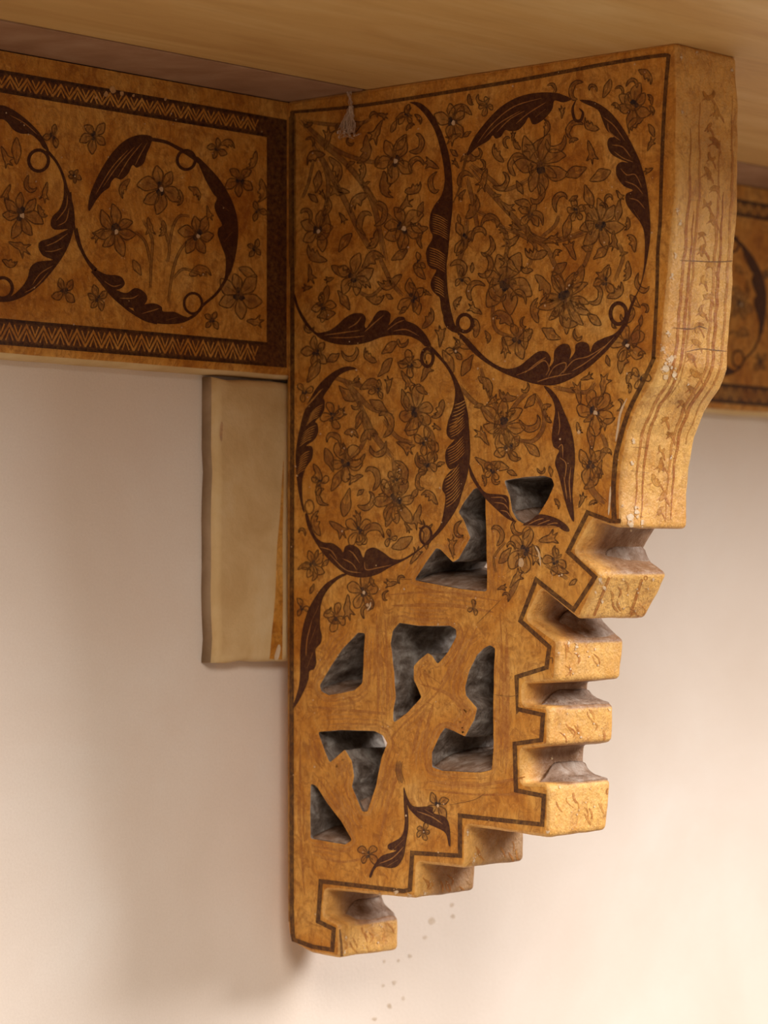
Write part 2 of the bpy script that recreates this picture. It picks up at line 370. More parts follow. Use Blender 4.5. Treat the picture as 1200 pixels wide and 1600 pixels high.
# direct (world) builder for the straight bands, pixel-free
fb = Paint(lambda x, z, o: Vector((x, -P - o, z)))
def rect(x0, x1, z0, z1, mat, a=1.0, n=60):
    for i in range(n):
        xa = x0 + (x1 - x0) * i / n; xb = x0 + (x1 - x0) * (i + 1) / n
        idx = [fb.add(p, mat, a) for p in ((xa, z0), (xb, z0), (xb, z1), (xa, z1))]; fb.face(tuple(idx), mat)
BR = .047
for xa, xb in ((X0, -.0135), (BR + .0135, X1)):
    for z0, z1 in ((-.0188, -.0090), (-.1268, -.1155)):
        rect(xa, xb, z0, z1, 'band')
        rect(xa, xb, z0, z0 + .0014, 'bandedge'); rect(xa, xb, z1 - .0014, z1, 'bandedge')
        x = xa; zc = (z0 + z1) / 2; h = (z1 - z0) / 2 - .0022; st = .0098; flip = 1
        while x < xb - st:
            fb.stroke([(x, zc - h), (x + st / 2, zc + h), (x + st, zc - h)], .0011, 'bandline', random.uniform(.15, .5) * (1 if z0 < -.1 else .55), smooth=False, taper=False)
            fb.stroke([(x + .0028, zc - h), (x + st / 2, zc + h * .25), (x + st - .0028, zc - h)], .0008, 'bandline', random.uniform(.08, .35) * (1 if z0 < -.1 else .55), smooth=False, taper=False)
            fb.stroke([(x + st / 2 + .0028, zc + h), (x + st, zc - h * .25), (x + 1.5 * st - .0028, zc + h)], .0008, 'bandline', random.uniform(.08, .35) * (1 if z0 < -.1 else .55), smooth=False, taper=False)
            x += st
rect(-.0142, -.0004, -.1268, -.0090, 'band', 1.0, 4); rect(BR + .0004, BR + .0142, -.1268, -.0090, 'band', 1.0, 4)
join_paint(bm, fb, FR_SLOTS)
def medallion_near(p):                    # the whole medallion beside the bracket
    Q = lambda pts: T('M', pts)
    p.fill(Q([(70, 600), (72, 520), (110, 420), (170, 310), (240, 220), (310, 170), (380, 152), (440, 165), (430, 215), (410, 260), (390, 320), (350, 345), (325, 330), (300, 380), (260, 415), (225, 405), (200, 430), (190, 460), (150, 490), (110, 540)]), 'maroon')
    p.stroke(Q([(430, 178), (520, 195), (590, 230), (660, 270), (720, 310)]), [6, 5, 6, 8], 'maroon')
    p.fill(Q([(700, 280), (770, 340), (840, 420), (900, 520), (935, 620), (945, 720), (935, 830), (905, 950), (865, 1010), (870, 950), (870, 870), (845, 800), (825, 740), (830, 700), (850, 680), (820, 620), (805, 570), (820, 525), (800, 500), (770, 450), (740, 390)]), 'maroon')
    p.stroke(Q([(880, 985), (820, 1080), (740, 1150), (690, 1210), (620, 1245)]), [5, 4, 4, 5], 'maroon')
    p.stroke(Q([(-2, 700), (20, 800), (60, 890), (120, 970), (160, 1010)]), [2.5, 4, 5, 6], 'maroon')
    for l in ([(100, 940), (170, 970), (250, 980), (280, 1020), (262, 1050), (225, 1062), (190, 1070), (130, 1000)], [(190, 1055), (230, 1062), (290, 1080), (340, 1050), (390, 1070), (412, 1110), (390, 1150), (330, 1168), (270, 1150), (220, 1105)], [(330, 1170), (380, 1150), (450, 1140), (495, 1160), (505, 1188), (570, 1190), (620, 1213), (650, 1225), (630, 1250), (560, 1262), (450, 1255), (370, 1222)]): p.fill(Q(l), 'maroon')
    p.stroke(Q([(90, 950), (140, 1010), (200, 1085), (270, 1150), (330, 1195), (400, 1235), (470, 1255)]), 5, 'maroon', taper=False)
    p.ring(T('M', [(640, 300)])[0], 14, 15, 4.5, 'maroon'); p.ring(T('M', [(680, 1140)])[0], 14, 16, 4, 'maroon')
    for l in ([(110, 500), (200, 350), (300, 240)], [(150, 460), (240, 330), (340, 220)], [(240, 400), (300, 300), (380, 200)], [(340, 330), (370, 270), (410, 200)], [(160, 1010), (210, 1040), (260, 1030)], [(250, 1110), (320, 1110), (360, 1090)], [(380, 1200), (450, 1180), (480, 1170)], [(520, 1240), (590, 1220)], [(840, 560), (890, 600)], [(860, 780), (910, 720)]):
        p.stroke(Q(l), 1.6, 'vein', .8)
    for pts in ([(430, 1050), (435, 900), (440, 760), (385, 650)], [(535, 1140), (560, 960), (600, 840), (660, 760)], [(430, 900), (400, 780), (340, 720)], [(530, 900), (540, 800), (490, 640)], [(540, 820), (560, 700), (600, 630), (660, 630)], [(560, 1000), (620, 940), (700, 960), (770, 980)]): p.stem(Q(pts), 3.2, .45)
    for x, y, r, n, w in ((490, 465, 40, 6, True), (225, 715, 40, 7, True), (705, 740, 36, 6, True)):
        q = T('M', [(x, y)])[0]; p.flower(q[0], q[1], r, n, .3, True, .95, w, .85)
    for x, y, r, a in ((280, 460, 16, 2.2), (690, 490, 14, .6), (720, 960, 20, -.2), (350, 930, 14, 1.0), (130, 740, 14, 2.4), (430, 690, 16, 1.2), (600, 520, 12, 1.5), (770, 610, 12, 1.4), (500, 700, 13, 1.6)):
        q = T('M', [(x, y)])[0]; p.leaf(q[0], q[1], r, a, random.choice((-1, 1)), .7, .4)
def spandrel(p):
    for x, y, r, n in ((100, 160, 26, 5), (120, 1110, 22, 5)):
        q = T('M', [(x, y)])[0]; p.flower(q[0], q[1], r, n, random.random(), True, 1.0, False, .85)
    q = T('L', [(465, 700)])[0]; p.flower(q[0], q[1], 13, 5, .2, True, .9, True)
    q = T('L', [(400, 1420)])[0]; p.flower(q[0], q[1], 26, 4, .9, True, 1.0, False)
def end_flowers(p):
    for x, y, r, n in ((820, 235, 18, 4), (955, 420, 30, 5), (950, 1090, 40, 6), (1040, 820, 16, 4), (1060, 600, 18, 3), (790, 1240, 18, 4)):
        q = T('M', [(x, y)])[0]; p.flower(q[0], q[1], r, n, random.random(), True, .95, False, .85)
    for x, y, r, a in ((1030, 300, 16, 2), (1080, 480, 18, 1.5), (880, 210, 14, 0), (1000, 960, 18, .4), (1040, 1250, 16, .2)):
        q = T('M', [(x, y)])[0]; p.leaf(q[0], q[1], r, a, 1, .75, .4)
def medallion_far(p):
    Q = lambda pts: T('L', pts)
    p.fill(Q([(-140, 330), (-80, 275), (0, 258), (60, 275), (130, 320), (200, 380), (260, 450), (305, 540), (270, 525), (240, 480), (190, 440), (130, 435), (80, 410), (40, 360), (0, 345), (-60, 370)]), 'maroon')
    p.ring((60, 251), 15.5, 16.5, 5, 'maroon'); p.ring((4, 450), 15, 16, 5, 'maroon')
    p.stroke(Q([(290, 540), (350, 610), (390, 690), (415, 780)]), [5, 4, 4, 5], 'maroon')
    p.fill(Q([(402, 740), (430, 790), (460, 900), (465, 1000), (440, 1100), (400, 1190), (330, 1290), (250, 1380), (170, 1440), (80, 1480), (0, 1487), (-60, 1470), (0, 1465), (70, 1450), (130, 1400), (170, 1340), (190, 1270), (240, 1235), (330, 1225), (270, 1200), (240, 1150), (250, 1110), (310, 1090), (390, 1050), (420, 1032), (340, 1035), (315, 1000), (330, 950), (370, 910), (395, 840)]), 'maroon')
    p.stroke(Q([(440, 800), (455, 950), (480, 1100), (540, 1220), (600, 1290)]), [2, 3, 4, 6], 'maroon')
    for l in ([(420, 820), (410, 900), (350, 980)], [(430, 900), (410, 980), (360, 1010)], [(420, 1060), (350, 1110), (280, 1140)], [(390, 1150), (330, 1170), (280, 1170)], [(330, 1260), (250, 1310), (200, 1380)], [(300, 1300), (220, 1390), (150, 1430)], [(60, 320), (150, 370), (230, 440)]): p.stroke(Q(l), 1.6, 'vein', .8)
    p.flower(33, 335, 40, 7, .2, True, .95, True); p.flower(-50, 300, 34, 6, .2, True, .9, True); p.flower(-30, 400, 36, 6, .9, True, .9, True)
    for x, y, r, a in ((25, 235, 20, 1.6), (8, 245, 18, 1.2), (70, 300, 16, 2), (30, 385, 22, .2), (15, 410, 14, .3), (65, 330, 12, 1.0), (10, 300, 14, 2.2), (45, 290, 14, 1.0)): p.leaf(x, y, r, a, random.choice((-1, 1)), .75, .35)
    p.flower(82, 212, 22, 3, -1.2, True, .9, False)
def frieze_paint(dx, fn):
    p = Paint(lambda x, y, o: on_y(x, y) + Vector((dx, -o, 0))); fn(p); join_paint(bm, p, FR_SLOTS)
random.seed(5)
frieze_paint(0, medallion_near); frieze_paint(0, spandrel); frieze_paint(0, end_flowers); frieze_paint(0, medallion_far)
edge = on_y(372, 480).x; dxr = on_y(1198, 480).x - edge
per = on_y(372, 360).x - on_y(118, 360).x
for k in (2, 3, 4): frieze_paint(-per * k, medallion_near); frieze_paint(-per * (k - 1), spandrel)
for k in (-2, -1, 0, 1, 2, 3, 4):
    if edge + dxr + per * (k - 1) > BR + .012 and edge + dxr + per * k < X1 - .02: frieze_paint(dxr + per * k, medallion_near); frieze_paint(dxr + per * (k + 1), spandrel)
# chipped plaster fleck over the upper band
fp = Paint(lambda x, y, o: on_y(x, y) + Vector((0, -o, 0)))
for x, y, r in ((176, 140, 9), (165, 147, 6), (190, 146, 6), (150, 153, 4), (208, 149, 4), (258, 155, 4)): fp.blob((x, y), r * .7, 'chip', .25)
for _ in range(40): fp.blob((random.uniform(0, 410), random.uniform(170, 520)), random.uniform(.6, 1.6), 'chip', .6)
join_paint(bm, fp, FR_SLOTS)
o = finish('frieze_board', bm, [M[k] for k in FR_SLOTS])
tag(o, 'long ochre frieze board painted with maroon leaf medallions between dark zigzag bands, along the wall', 'frieze')

# ------------------------------------------------------------------ plain backing board below the frieze
bm = bmesh.new()
zt, zb = -.1332, -.2655; xl, xr = -.0452, BR + .0452; PB = .0098
outl = []
for i in range(13):
    outl.append((xl + .0015 * noise.noise((0, i * .6, 1)), zt + (zb - zt) * i / 12))
for i in range(1, 14): outl.append((xl + (xr - xl) * i / 14, zb + .0012 * noise.noise((i * .7, 0, 4))))
for i in range(13): outl.append((xr, zb + (zt - zb) * i / 12))
for i in range(1, 14): outl.append((xr + (xl - xr) * i / 14, zt - .0028 * abs(noise.noise((i * .9, 2, 4)))))
cx, cz = (xl + xr) / 2, (zt + zb) / 2
def loop(y, ins): return [bm.verts.new((x + (ins if x < cx else -ins) * (1 if abs(x - cx) > .085 * .5 else 0), y, z + (-ins if z > cz else ins) * (1 if abs(z - cz) > .06 else 0))) for x, z in outl]
ls = [loop(-.0002, 0), loop(-PB + .0035, 0), loop(-PB + .0015, .0006), loop(-PB + .0004, .0018), loop(-PB, .0036)]
for a, c_ in zip(ls, ls[1:]):
    for i in range(len(a)):
        k = (i + 1) % len(a); f = bm.faces.new((a[i], a[k], c_[k], c_[i])); f.smooth = True
        if a is ls[0] and i < 13: f.material_index = 5  # left side coloured darker to carry its shade against the wall
bm.faces.new(ls[-1]); bm.faces.new(ls[0][::-1]); bmesh.ops.recalc_face_normals(bm, faces=bm.faces[:])
BS = ['cream', 'side', 'line', 'chip', 'red', 'bare']
M['bare'] = mat_simple('shaded_board_side', [(.3, srgb(150, 124, 96)), (.7, srgb(178, 152, 124))], 60, .85)
bp = Paint(lambda x, y, o: on_y(x, y, -PB) + Vector((0, -o, 0)))
LAYER['side'] = .00005
bp.stroke([(443, 720), (440, 800), (437, 860), (436, 930), (433, 990), (431, 1030)], [1, 5, 9, 12, 17, 20], 'side', 1.0, taper=False)
bp.fill([(434, 1008), (438, 1012), (434, 1030), (428, 1028)], 'chip', .9); bp.fill([(345, 660), (348, 664), (346, 690), (343, 680)], 'chip', .5)
join_paint(bm, bp, BS)
o = finish('backing_board', bm, [M[k] for k in BS])
tag(o, 'plain cream-painted upright board on the wall, under the frieze and behind the carved bracket', 'board')

# ------------------------------------------------------------------ the carved bracket
def thick(z): return float(np.interp(-z, [0, .06, .13, .20, .30, .34, .39], [.046, .0468, .0505, .0505, .0478, .0435, .0425]))
def fillet(pts, rc, rv):
    """round every corner of a closed (y,z) polygon: rc on outward corners, rv on inward ones"""
    n = len(pts); area2 = sum(pts[i][0] * pts[(i + 1) % n][1] - pts[(i + 1) % n][0] * pts[i][1] for i in range(n)); sg = 1 if area2 > 0 else -1
    out = []
    for i in range(n):
        p = Vector(pts[i]); a = Vector(pts[i - 1]) - p; b_ = Vector(pts[(i + 1) % n]) - p
        la, lb = a.length, b_.length; a.normalize(); b_.normalize()
        cr = (-a.x * b_.y + a.y * b_.x) * sg
        ang = a.angle(b_); r = rc if cr > 0 else rv
        if ang > math.radians(165): out.append(tuple(p)); continue
        d = min(r / math.tan(ang / 2), .45 * la, .45 * lb)
        p0 = p + a * d; p2 = p + b_ * d
        for k in range(7):
            t = k / 6; q = p0 * (1 - t) ** 2 + p * (2 * t * (1 - t)) + p2 * t * t; out.append((q.x, q.y))
    return out
def resample(pts, step):
    n = len(pts); seg = [math.dist(pts[i], pts[(i + 1) % n]) for i in range(n)]; L = sum(seg); k = max(12, int(L / step)); out = []
    cum = np.concatenate([[0], np.cumsum(seg)]); xs = [p[0] for p in pts] + [pts[0][0]]; ys = [p[1] for p in pts] + [pts[0][1]]
    for i in range(k):
        s_ = L * i / k; out.append((float(np.interp(s_, cum, xs)), float(np.interp(s_, cum, ys))))
    return out
def normals(pts):                         # outward normals of a closed loop
    n = len(pts); a2 = sum(pts[i][0] * pts[(i + 1) % n][1] - pts[(i + 1) % n][0] * pts[i][1] for i in range(n)); sg = 1 if a2 > 0 else -1
    out = []
    for i in range(n):
        dx = pts[(i + 1) % n][0] - pts[i - 1][0]; dy = pts[(i + 1) % n][1] - pts[i - 1][1]; d = math.hypot(dx, dy) or 1
        out.append((sg * dy / d, -sg * dx / d))
    return out
yz = lambda pts: [(on_x(x, y).y, on_x(x, y).z) for x, y in pts]
PROFILE = [(447, 158), (1057, 65), (1060, 150), (1058, 300), (1050, 380), (1044, 450), (1038, 520), (1034, 568), (1023, 598), (998, 637), (983, 676), (974, 728), (970, 770), (971, 827),
           (926, 814), (899, 862), (940, 896), (905, 970), (846, 921), (824, 966), (872, 1001), (868, 1065), (818, 1069), (818, 1101), (858, 1104), (857, 1166), (815, 1171), (815, 1224), (858, 1225), (857, 1309),
           (728, 1291), (728, 1357), (652, 1349), (651, 1404), (509, 1391), (506, 1430), (531, 1444), (531, 1498), (486, 1489), (463, 1477), (450, 1460), (447.5, 1430), (447.5, 800)]
HOLES = [T('G', [(350, 765), (480, 745), (600, 738), (645, 750), (660, 790), (620, 880), (560, 980), (480, 1035), (432, 1008), (400, 950), (388, 860)]),
         T('I', [(600, 165), (630, 215), (634, 400), (640, 640), (640, 815), (480, 800), (190, 745), (260, 640), (325, 548), (350, 555), (430, 635), (465, 615), (540, 480), (500, 370), (465, 320), (500, 260), (560, 180)]),
         T('H', [(650, 705), (705, 710), (692, 1000), (685, 1130), (620, 1190), (400, 1230), (340, 1200), (325, 1150), (420, 990), (520, 840)]),
         T('J', [(75, 140), (130, 75), (300, 100), (560, 100), (610, 130), (610, 190), (540, 320), (455, 420), (410, 350), (370, 325), (300, 380), (250, 440), (250, 560), (315, 705), (200, 830), (80, 920), (82, 800), (100, 700), (88, 500), (58, 250)]),
         T('J', [(900, 265), (940, 290), (932, 500), (925, 800), (930, 1100), (915, 1320), (820, 1345), (500, 1330), (410, 1300), (410, 1180), (480, 1020), (520, 970), (600, 1000), (690, 1045), (770, 900), (795, 800), (700, 690), (690, 620), (730, 480), (790, 350), (850, 290)]),
         T('K', [(200, 185), (400, 170), (680, 178), (750, 215), (785, 280), (740, 400), (690, 640), (620, 860), (580, 860), (490, 650), (510, 560), (490, 430), (430, 330), (300, 440), (250, 320)]),
         T('K', [(140, 625), (185, 650), (280, 800), (390, 940), (487, 1105), (430, 1140), (140, 1090), (135, 850)])]
outer = resample(fillet(yz(PROFILE), .0028, .0022), .0011)
holes = [resample(fillet(yz(h), .0007, .0009), .0008) for h in HOLES]
bracket = bpy.data.objects.new('wall_bracket', None); COL.objects.link(bracket); bracket.location = (BR / 2, -P, -.40)
tag(bracket, 'carved and pierced ochre wooden bracket with painted scrolls and a toothed front, under the shelf', 'bracket')
BR_SLOTS = ['side', 'edge', 'hole', 'red', 'mauve', 'fine', 'line', 'maroon', 'ink', 'vein', 'chip']
bm = bmesh.new(); la = bm.verts.layers.float.new('paint')
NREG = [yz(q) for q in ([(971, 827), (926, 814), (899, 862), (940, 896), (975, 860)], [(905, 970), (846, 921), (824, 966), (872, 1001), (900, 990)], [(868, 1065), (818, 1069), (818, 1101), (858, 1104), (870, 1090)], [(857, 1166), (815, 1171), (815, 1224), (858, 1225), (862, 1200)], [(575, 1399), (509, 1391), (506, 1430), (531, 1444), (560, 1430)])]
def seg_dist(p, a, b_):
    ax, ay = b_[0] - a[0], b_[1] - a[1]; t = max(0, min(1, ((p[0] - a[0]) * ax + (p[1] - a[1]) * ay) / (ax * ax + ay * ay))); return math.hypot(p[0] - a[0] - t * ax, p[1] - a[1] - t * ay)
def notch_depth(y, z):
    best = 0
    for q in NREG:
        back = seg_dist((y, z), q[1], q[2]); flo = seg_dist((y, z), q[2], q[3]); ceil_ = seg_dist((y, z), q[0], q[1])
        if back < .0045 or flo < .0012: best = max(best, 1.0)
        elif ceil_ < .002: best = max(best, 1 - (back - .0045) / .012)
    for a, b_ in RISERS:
        if seg_dist((y, z), a, b_) < .0022: best = max(best, .75)  # brown tint put on the risers as shade from the overhang above
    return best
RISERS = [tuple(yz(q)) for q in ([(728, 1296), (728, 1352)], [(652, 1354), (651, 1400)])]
def tube_rings(loop_, bn, bf, into, wob, mi, nmid=12, skew=0.0):
    """rings from the near face (x=0) to the far face; into=+1 insets into the material at the rims"""
    nr = normals(loop_); rings = []
    near = [(bn * (1 - math.cos(a)), bn * (1 - math.sin(a))) for a in [k / 4 * math.pi / 2 for k in range(5)]]   # (depth, inset)
    far = [(bf * (1 - math.cos(a)), bf * (1 - math.sin(a))) for a in [k / 5 * math.pi / 2 for k in range(6)]]
    spec = [('n', d, i) for d, i in near] + [('m', k / nmid, 0) for k in range(1, nmid)] + [('f', d, i) for d, i in reversed(far)]
    for kind, d, ins in spec:
        rg = []
        for (y, z), (ny, nz) in zip(loop_, nr):
            t = thick(z); x = d if kind == 'n' else (t - d if kind == 'f' else bn + (t - bf - bn) * d)
            w = wob * (noise.noise((x * 55, y * 60, z * 60)) + .5 * noise.noise((x * 150, y * 170, z * 170))) * min(1, max(0, x - bn * .5) / .004)
            w += .0002 * noise.noise((x * 90, y * 140, z * 140 + 7))
            off = -into * ins + w
            vv = bm.verts.new((x, y + ny * off + skew * x / t, z + nz * off)); rg.append(vv)
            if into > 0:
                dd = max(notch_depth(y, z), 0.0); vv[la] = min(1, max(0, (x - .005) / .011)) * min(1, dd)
        rings.append(rg)
    for a, c_ in zip(rings, rings[1:]):
        for i in range(len(a)):
            k = (i + 1) % len(a); f = bm.faces.new((a[i], c_[i], c_[k], a[k])); f.smooth = True; f.material_index = mi
    return rings
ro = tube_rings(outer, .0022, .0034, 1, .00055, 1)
rh = [tube_rings(h, .0006, .0006, -1, .0008, 2, 14, {1: .0048, 5: .0030}.get(i, 0)) for i, h in enumerate(holes)]
for k, mi in ((0, 0), (-1, 0)):
    polys = [ro[k]] + [r[k] for r in rh]; flat = [v_ for p_ in polys for v_ in p_]
    for t in geometry.tessellate_polygon([[Vector((v_.co.y, v_.co.z, 0)) for v_ in p_] for p_ in polys]):
        try:
            f = bm.faces.new([flat[i] for i in t]); f.material_index = mi
        except ValueError: pass
for r in rh:                                                     # the hole's near rim keeps its paint
    for f in {f for v_ in r[1] for f in v_.link_faces}: f.material_index = 0
bmesh.ops.recalc_face_normals(bm, faces=bm.faces[:])
for v_ in ro[0]:
    for f in v_.link_faces:
        if f.smooth: f.material_index = 0
tree = BVHTree.FromBMesh(bm)
sp = Paint(lambda x, y, o: on_x(x, y) + Vector((-o, 0, 0))); sp.cut = HOLES
def drape(x, y, o):
    h = tree.ray_cast(CAM, ray(x, y).normalized())
    if h[0] is None: return None
    n = h[1] if h[1].dot(ray(x, y)) < 0 else -h[1]
    return h[0] + n * (o + .00005)
dp = Paint(drape)

# --- maroon scroll leaves
LEAVES = [
 T('A', [(800, 160), (870, 165), (940, 230), (1000, 340), (1045, 480), (1065, 620), (1070, 800), (1055, 950), (1042, 1100)]) + T('D', [(1032, 150), (1040, 300), (1060, 420), (1085, 510), (1120, 545), (1095, 560), (1040, 525), (1025, 490), (1000, 420), (990, 345), (970, 325), (937, 285), (935, 235), (968, 170), (940, 160), (912, 130), (903, 60)]) + T('A', [(903, 1130), (908, 1075), (945, 1005), (925, 945), (930, 865), (955, 805), (1000, 740), (1020, 650), (1012, 550), (990, 440), (955, 330), (895, 235), (840, 180)]),
 T('D', [(85, 320), (110, 400), (160, 490), (210, 550), (240, 560), (300, 545), (350, 510), (400, 465), (450, 440), (505, 440), (528, 470), (520, 510), (530, 530), (560, 490), (600, 430), (650, 420), (680, 440), (680, 480), (672, 512), (720, 465), (765, 462), (780, 485), (840, 510), (900, 570), (935, 640), (900, 645), (860, 610), (790, 580), (700, 575), (620, 590), (540, 620), (440, 637), (340, 630), (260, 605), (210, 570), (150, 510), (100, 420), (78, 340)]),
 T('D', [(925, 640), (960, 665), (1040, 760), (1100, 860), (1140, 960), (1165, 1060)]) + T('E', [(1173, 110), (1180, 270), (1165, 400), (1130, 520), (1100, 610), (1030, 720), (960, 800), (900, 850), (880, 855), (930, 800), (975, 750), (1000, 700), (1015, 630), (1025, 540), (1005, 500), (1015, 440), (1050, 390), (1085, 365), (1050, 372), (1025, 320), (1030, 250), (1080, 190), (1060, 187), (1032, 150), (1040, 80), (1065, 10)]) + T('D', [(1080, 990), (1085, 920), (1060, 830), (1010, 750), (945, 680)]),
 T('E', [(148, 660), (165, 655), (190, 740), (220, 800), (265, 830), (320, 835), (370, 870), (385, 892), (400, 855), (440, 845), (485, 870), (512, 925), (530, 880), (580, 862), (640, 895), (690, 930), (750, 935), (830, 890), (890, 850), (880, 865), (790, 930), (680, 985), (600, 1030), (510, 1050), (420, 1035), (350, 990), (270, 910), (220, 840), (170, 750)]),
 T('D', [(470, 785), (420, 770), (360, 785), (290, 830), (230, 890), (180, 970), (140, 1060), (112, 1170)]) + T('E', [(95, 220), (88, 300), (95, 420), (108, 520), (130, 620), (145, 640), (133, 560), (130, 450), (150, 370), (190, 310), (198, 255), (185, 228), (155, 225), (205, 190), (230, 140), (225, 90), (212, 75)]) + T('D', [(245, 1080), (268, 1040), (270, 985), (262, 962), (300, 905), (345, 840), (410, 800)]),
 T('H', [(520, 200), (460, 230), (370, 290), (300, 380), (240, 480), (200, 590), (175, 700), (160, 850), (160, 1000), (150, 1150), (110, 1290), (100, 1350), (150, 1280), (200, 1180), (230, 1100), (240, 1030), (280, 1010), (297, 950), (290, 860), (300, 830), (335, 790), (345, 730), (330, 660), (330, 550), (345, 430), (400, 330), (480, 250), (560, 205)]),
 T('B', [(150, 540), (180, 470), (240, 390), (310, 320), (390, 275), (480, 255), (560, 255), (600, 265), (640, 285), (600, 300), (560, 292), (550, 330), (520, 370), (480, 400), (455, 400), (440, 370), (420, 400), (390, 430), (350, 435), (330, 430), (310, 460), (285, 470), (270, 455), (250, 480), (200, 510), (160, 545)]),
 T('B', [(680, 288), (750, 298), (820, 345), (880, 420), (930, 510), (965, 590), (990, 680), (1003, 780)]) + T('C', [(1010, 110), (1005, 190), (988, 290), (965, 380), (945, 425), (938, 430), (960, 380), (975, 320), (983, 220), (980, 130), (960, 80), (935, 50), (905, 10)]) + T('B', [(893, 760), (897, 728), (928, 712), (885, 692), (852, 645), (850, 600), (872, 580), (905, 582), (865, 565), (825, 540), (808, 500), (815, 468), (838, 460), (805, 430), (785, 385), (762, 335), (700, 305)]),
 T('C', [(940, 430), (917, 495), (893, 570), (860, 620), (800, 690), (730, 755), (650, 810), (560, 845), (470, 840), (380, 812), (320, 788), (250, 748), (190, 703), (140, 650), (105, 605), (118, 600), (160, 635), (210, 690), (265, 737), (330, 768), (390, 758), (440, 720), (480, 690), (520, 688), (543, 720), (535, 760), (555, 735), (560, 685), (590, 655), (625, 655), (638, 690), (632, 722), (655, 690), (660, 655), (690, 642), (720, 655), (728, 690), (745, 650), (790, 625), (840, 605), (875, 565), (905, 500), (930, 435)]),
 T('G', [(600, 175), (640, 190), (690, 250), (730, 340), (770, 440), (790, 540), (795, 640), (785, 760), (780, 860), (790, 1010), (770, 1000), (740, 920), (715, 820), (690, 720), (670, 660), (680, 610), (695, 575), (660, 550), (650, 480), (660, 400), (670, 320), (650, 250)]),
 T('G', [(130, 650), (150, 700), (190, 780), (240, 840), (330, 850), (378, 868), (384, 950), (396, 985), (425, 1022), (370, 1000), (300, 940), (230, 870), (180, 800), (140, 730)]),
 T('I', [(870, 400), (920, 370), (970, 335), (1040, 345), (1100, 370), (1150, 410), (1160, 440), (1130, 440), (1080, 410), (1010, 405), (930, 412)]),
 T('N', [(690, 410), (715, 480), (750, 515), (840, 515), (850, 550), (910, 570), (935, 620), (940, 720), (930, 720), (915, 660), (870, 630), (800, 600), (750, 560), (710, 510)]),
 T('N', [(690, 410), (710, 520), (715, 620), (700, 720), (690, 780), (660, 830), (620, 845), (560, 835), (535, 850), (515, 895), (505, 885), (530, 830), (570, 780), (630, 760), (650, 750), (610, 745), (605, 720), (640, 700), (680, 670), (695, 600), (690, 500)])]
for lf in LEAVES: sp.fill(lf, 'maroon')
g = lambda k, x, y: T(k, [(x, y)])[0]
sp.ring(g('C', 140, 555), 11.5, 13.5, 5.5, 'maroon'); sp.ring(g('C', 860, 510), 12.5, 16.5, 6, 'maroon')
sp.ring(g('D', 912, 715), 9, 14, 5, 'maroon'); sp.ring(g('E', 902, 785), 9, 14, 3.6, 'maroon'); sp.ring(g('E', 175, 608), 7, 11, 2.4, 'maroon', .7)
sp.stroke(T('B', [(660, 290), (645, 330), (655, 380), (682, 385), (693, 350), (676, 328)]), 4.5, 'maroon')
sp.stroke(T('B', [(155, 535), (132, 610), (118, 690), (85, 770)]), [5, 4, 3, 2], 'line', .75)
sp.stroke(T('C', [(940, 430), (915, 490), (893, 570)]), 4.5, 'maroon', taper=False)
sp.stroke(T('C', [(105, 600), (60, 570), (40, 520)]), 5, 'maroon')
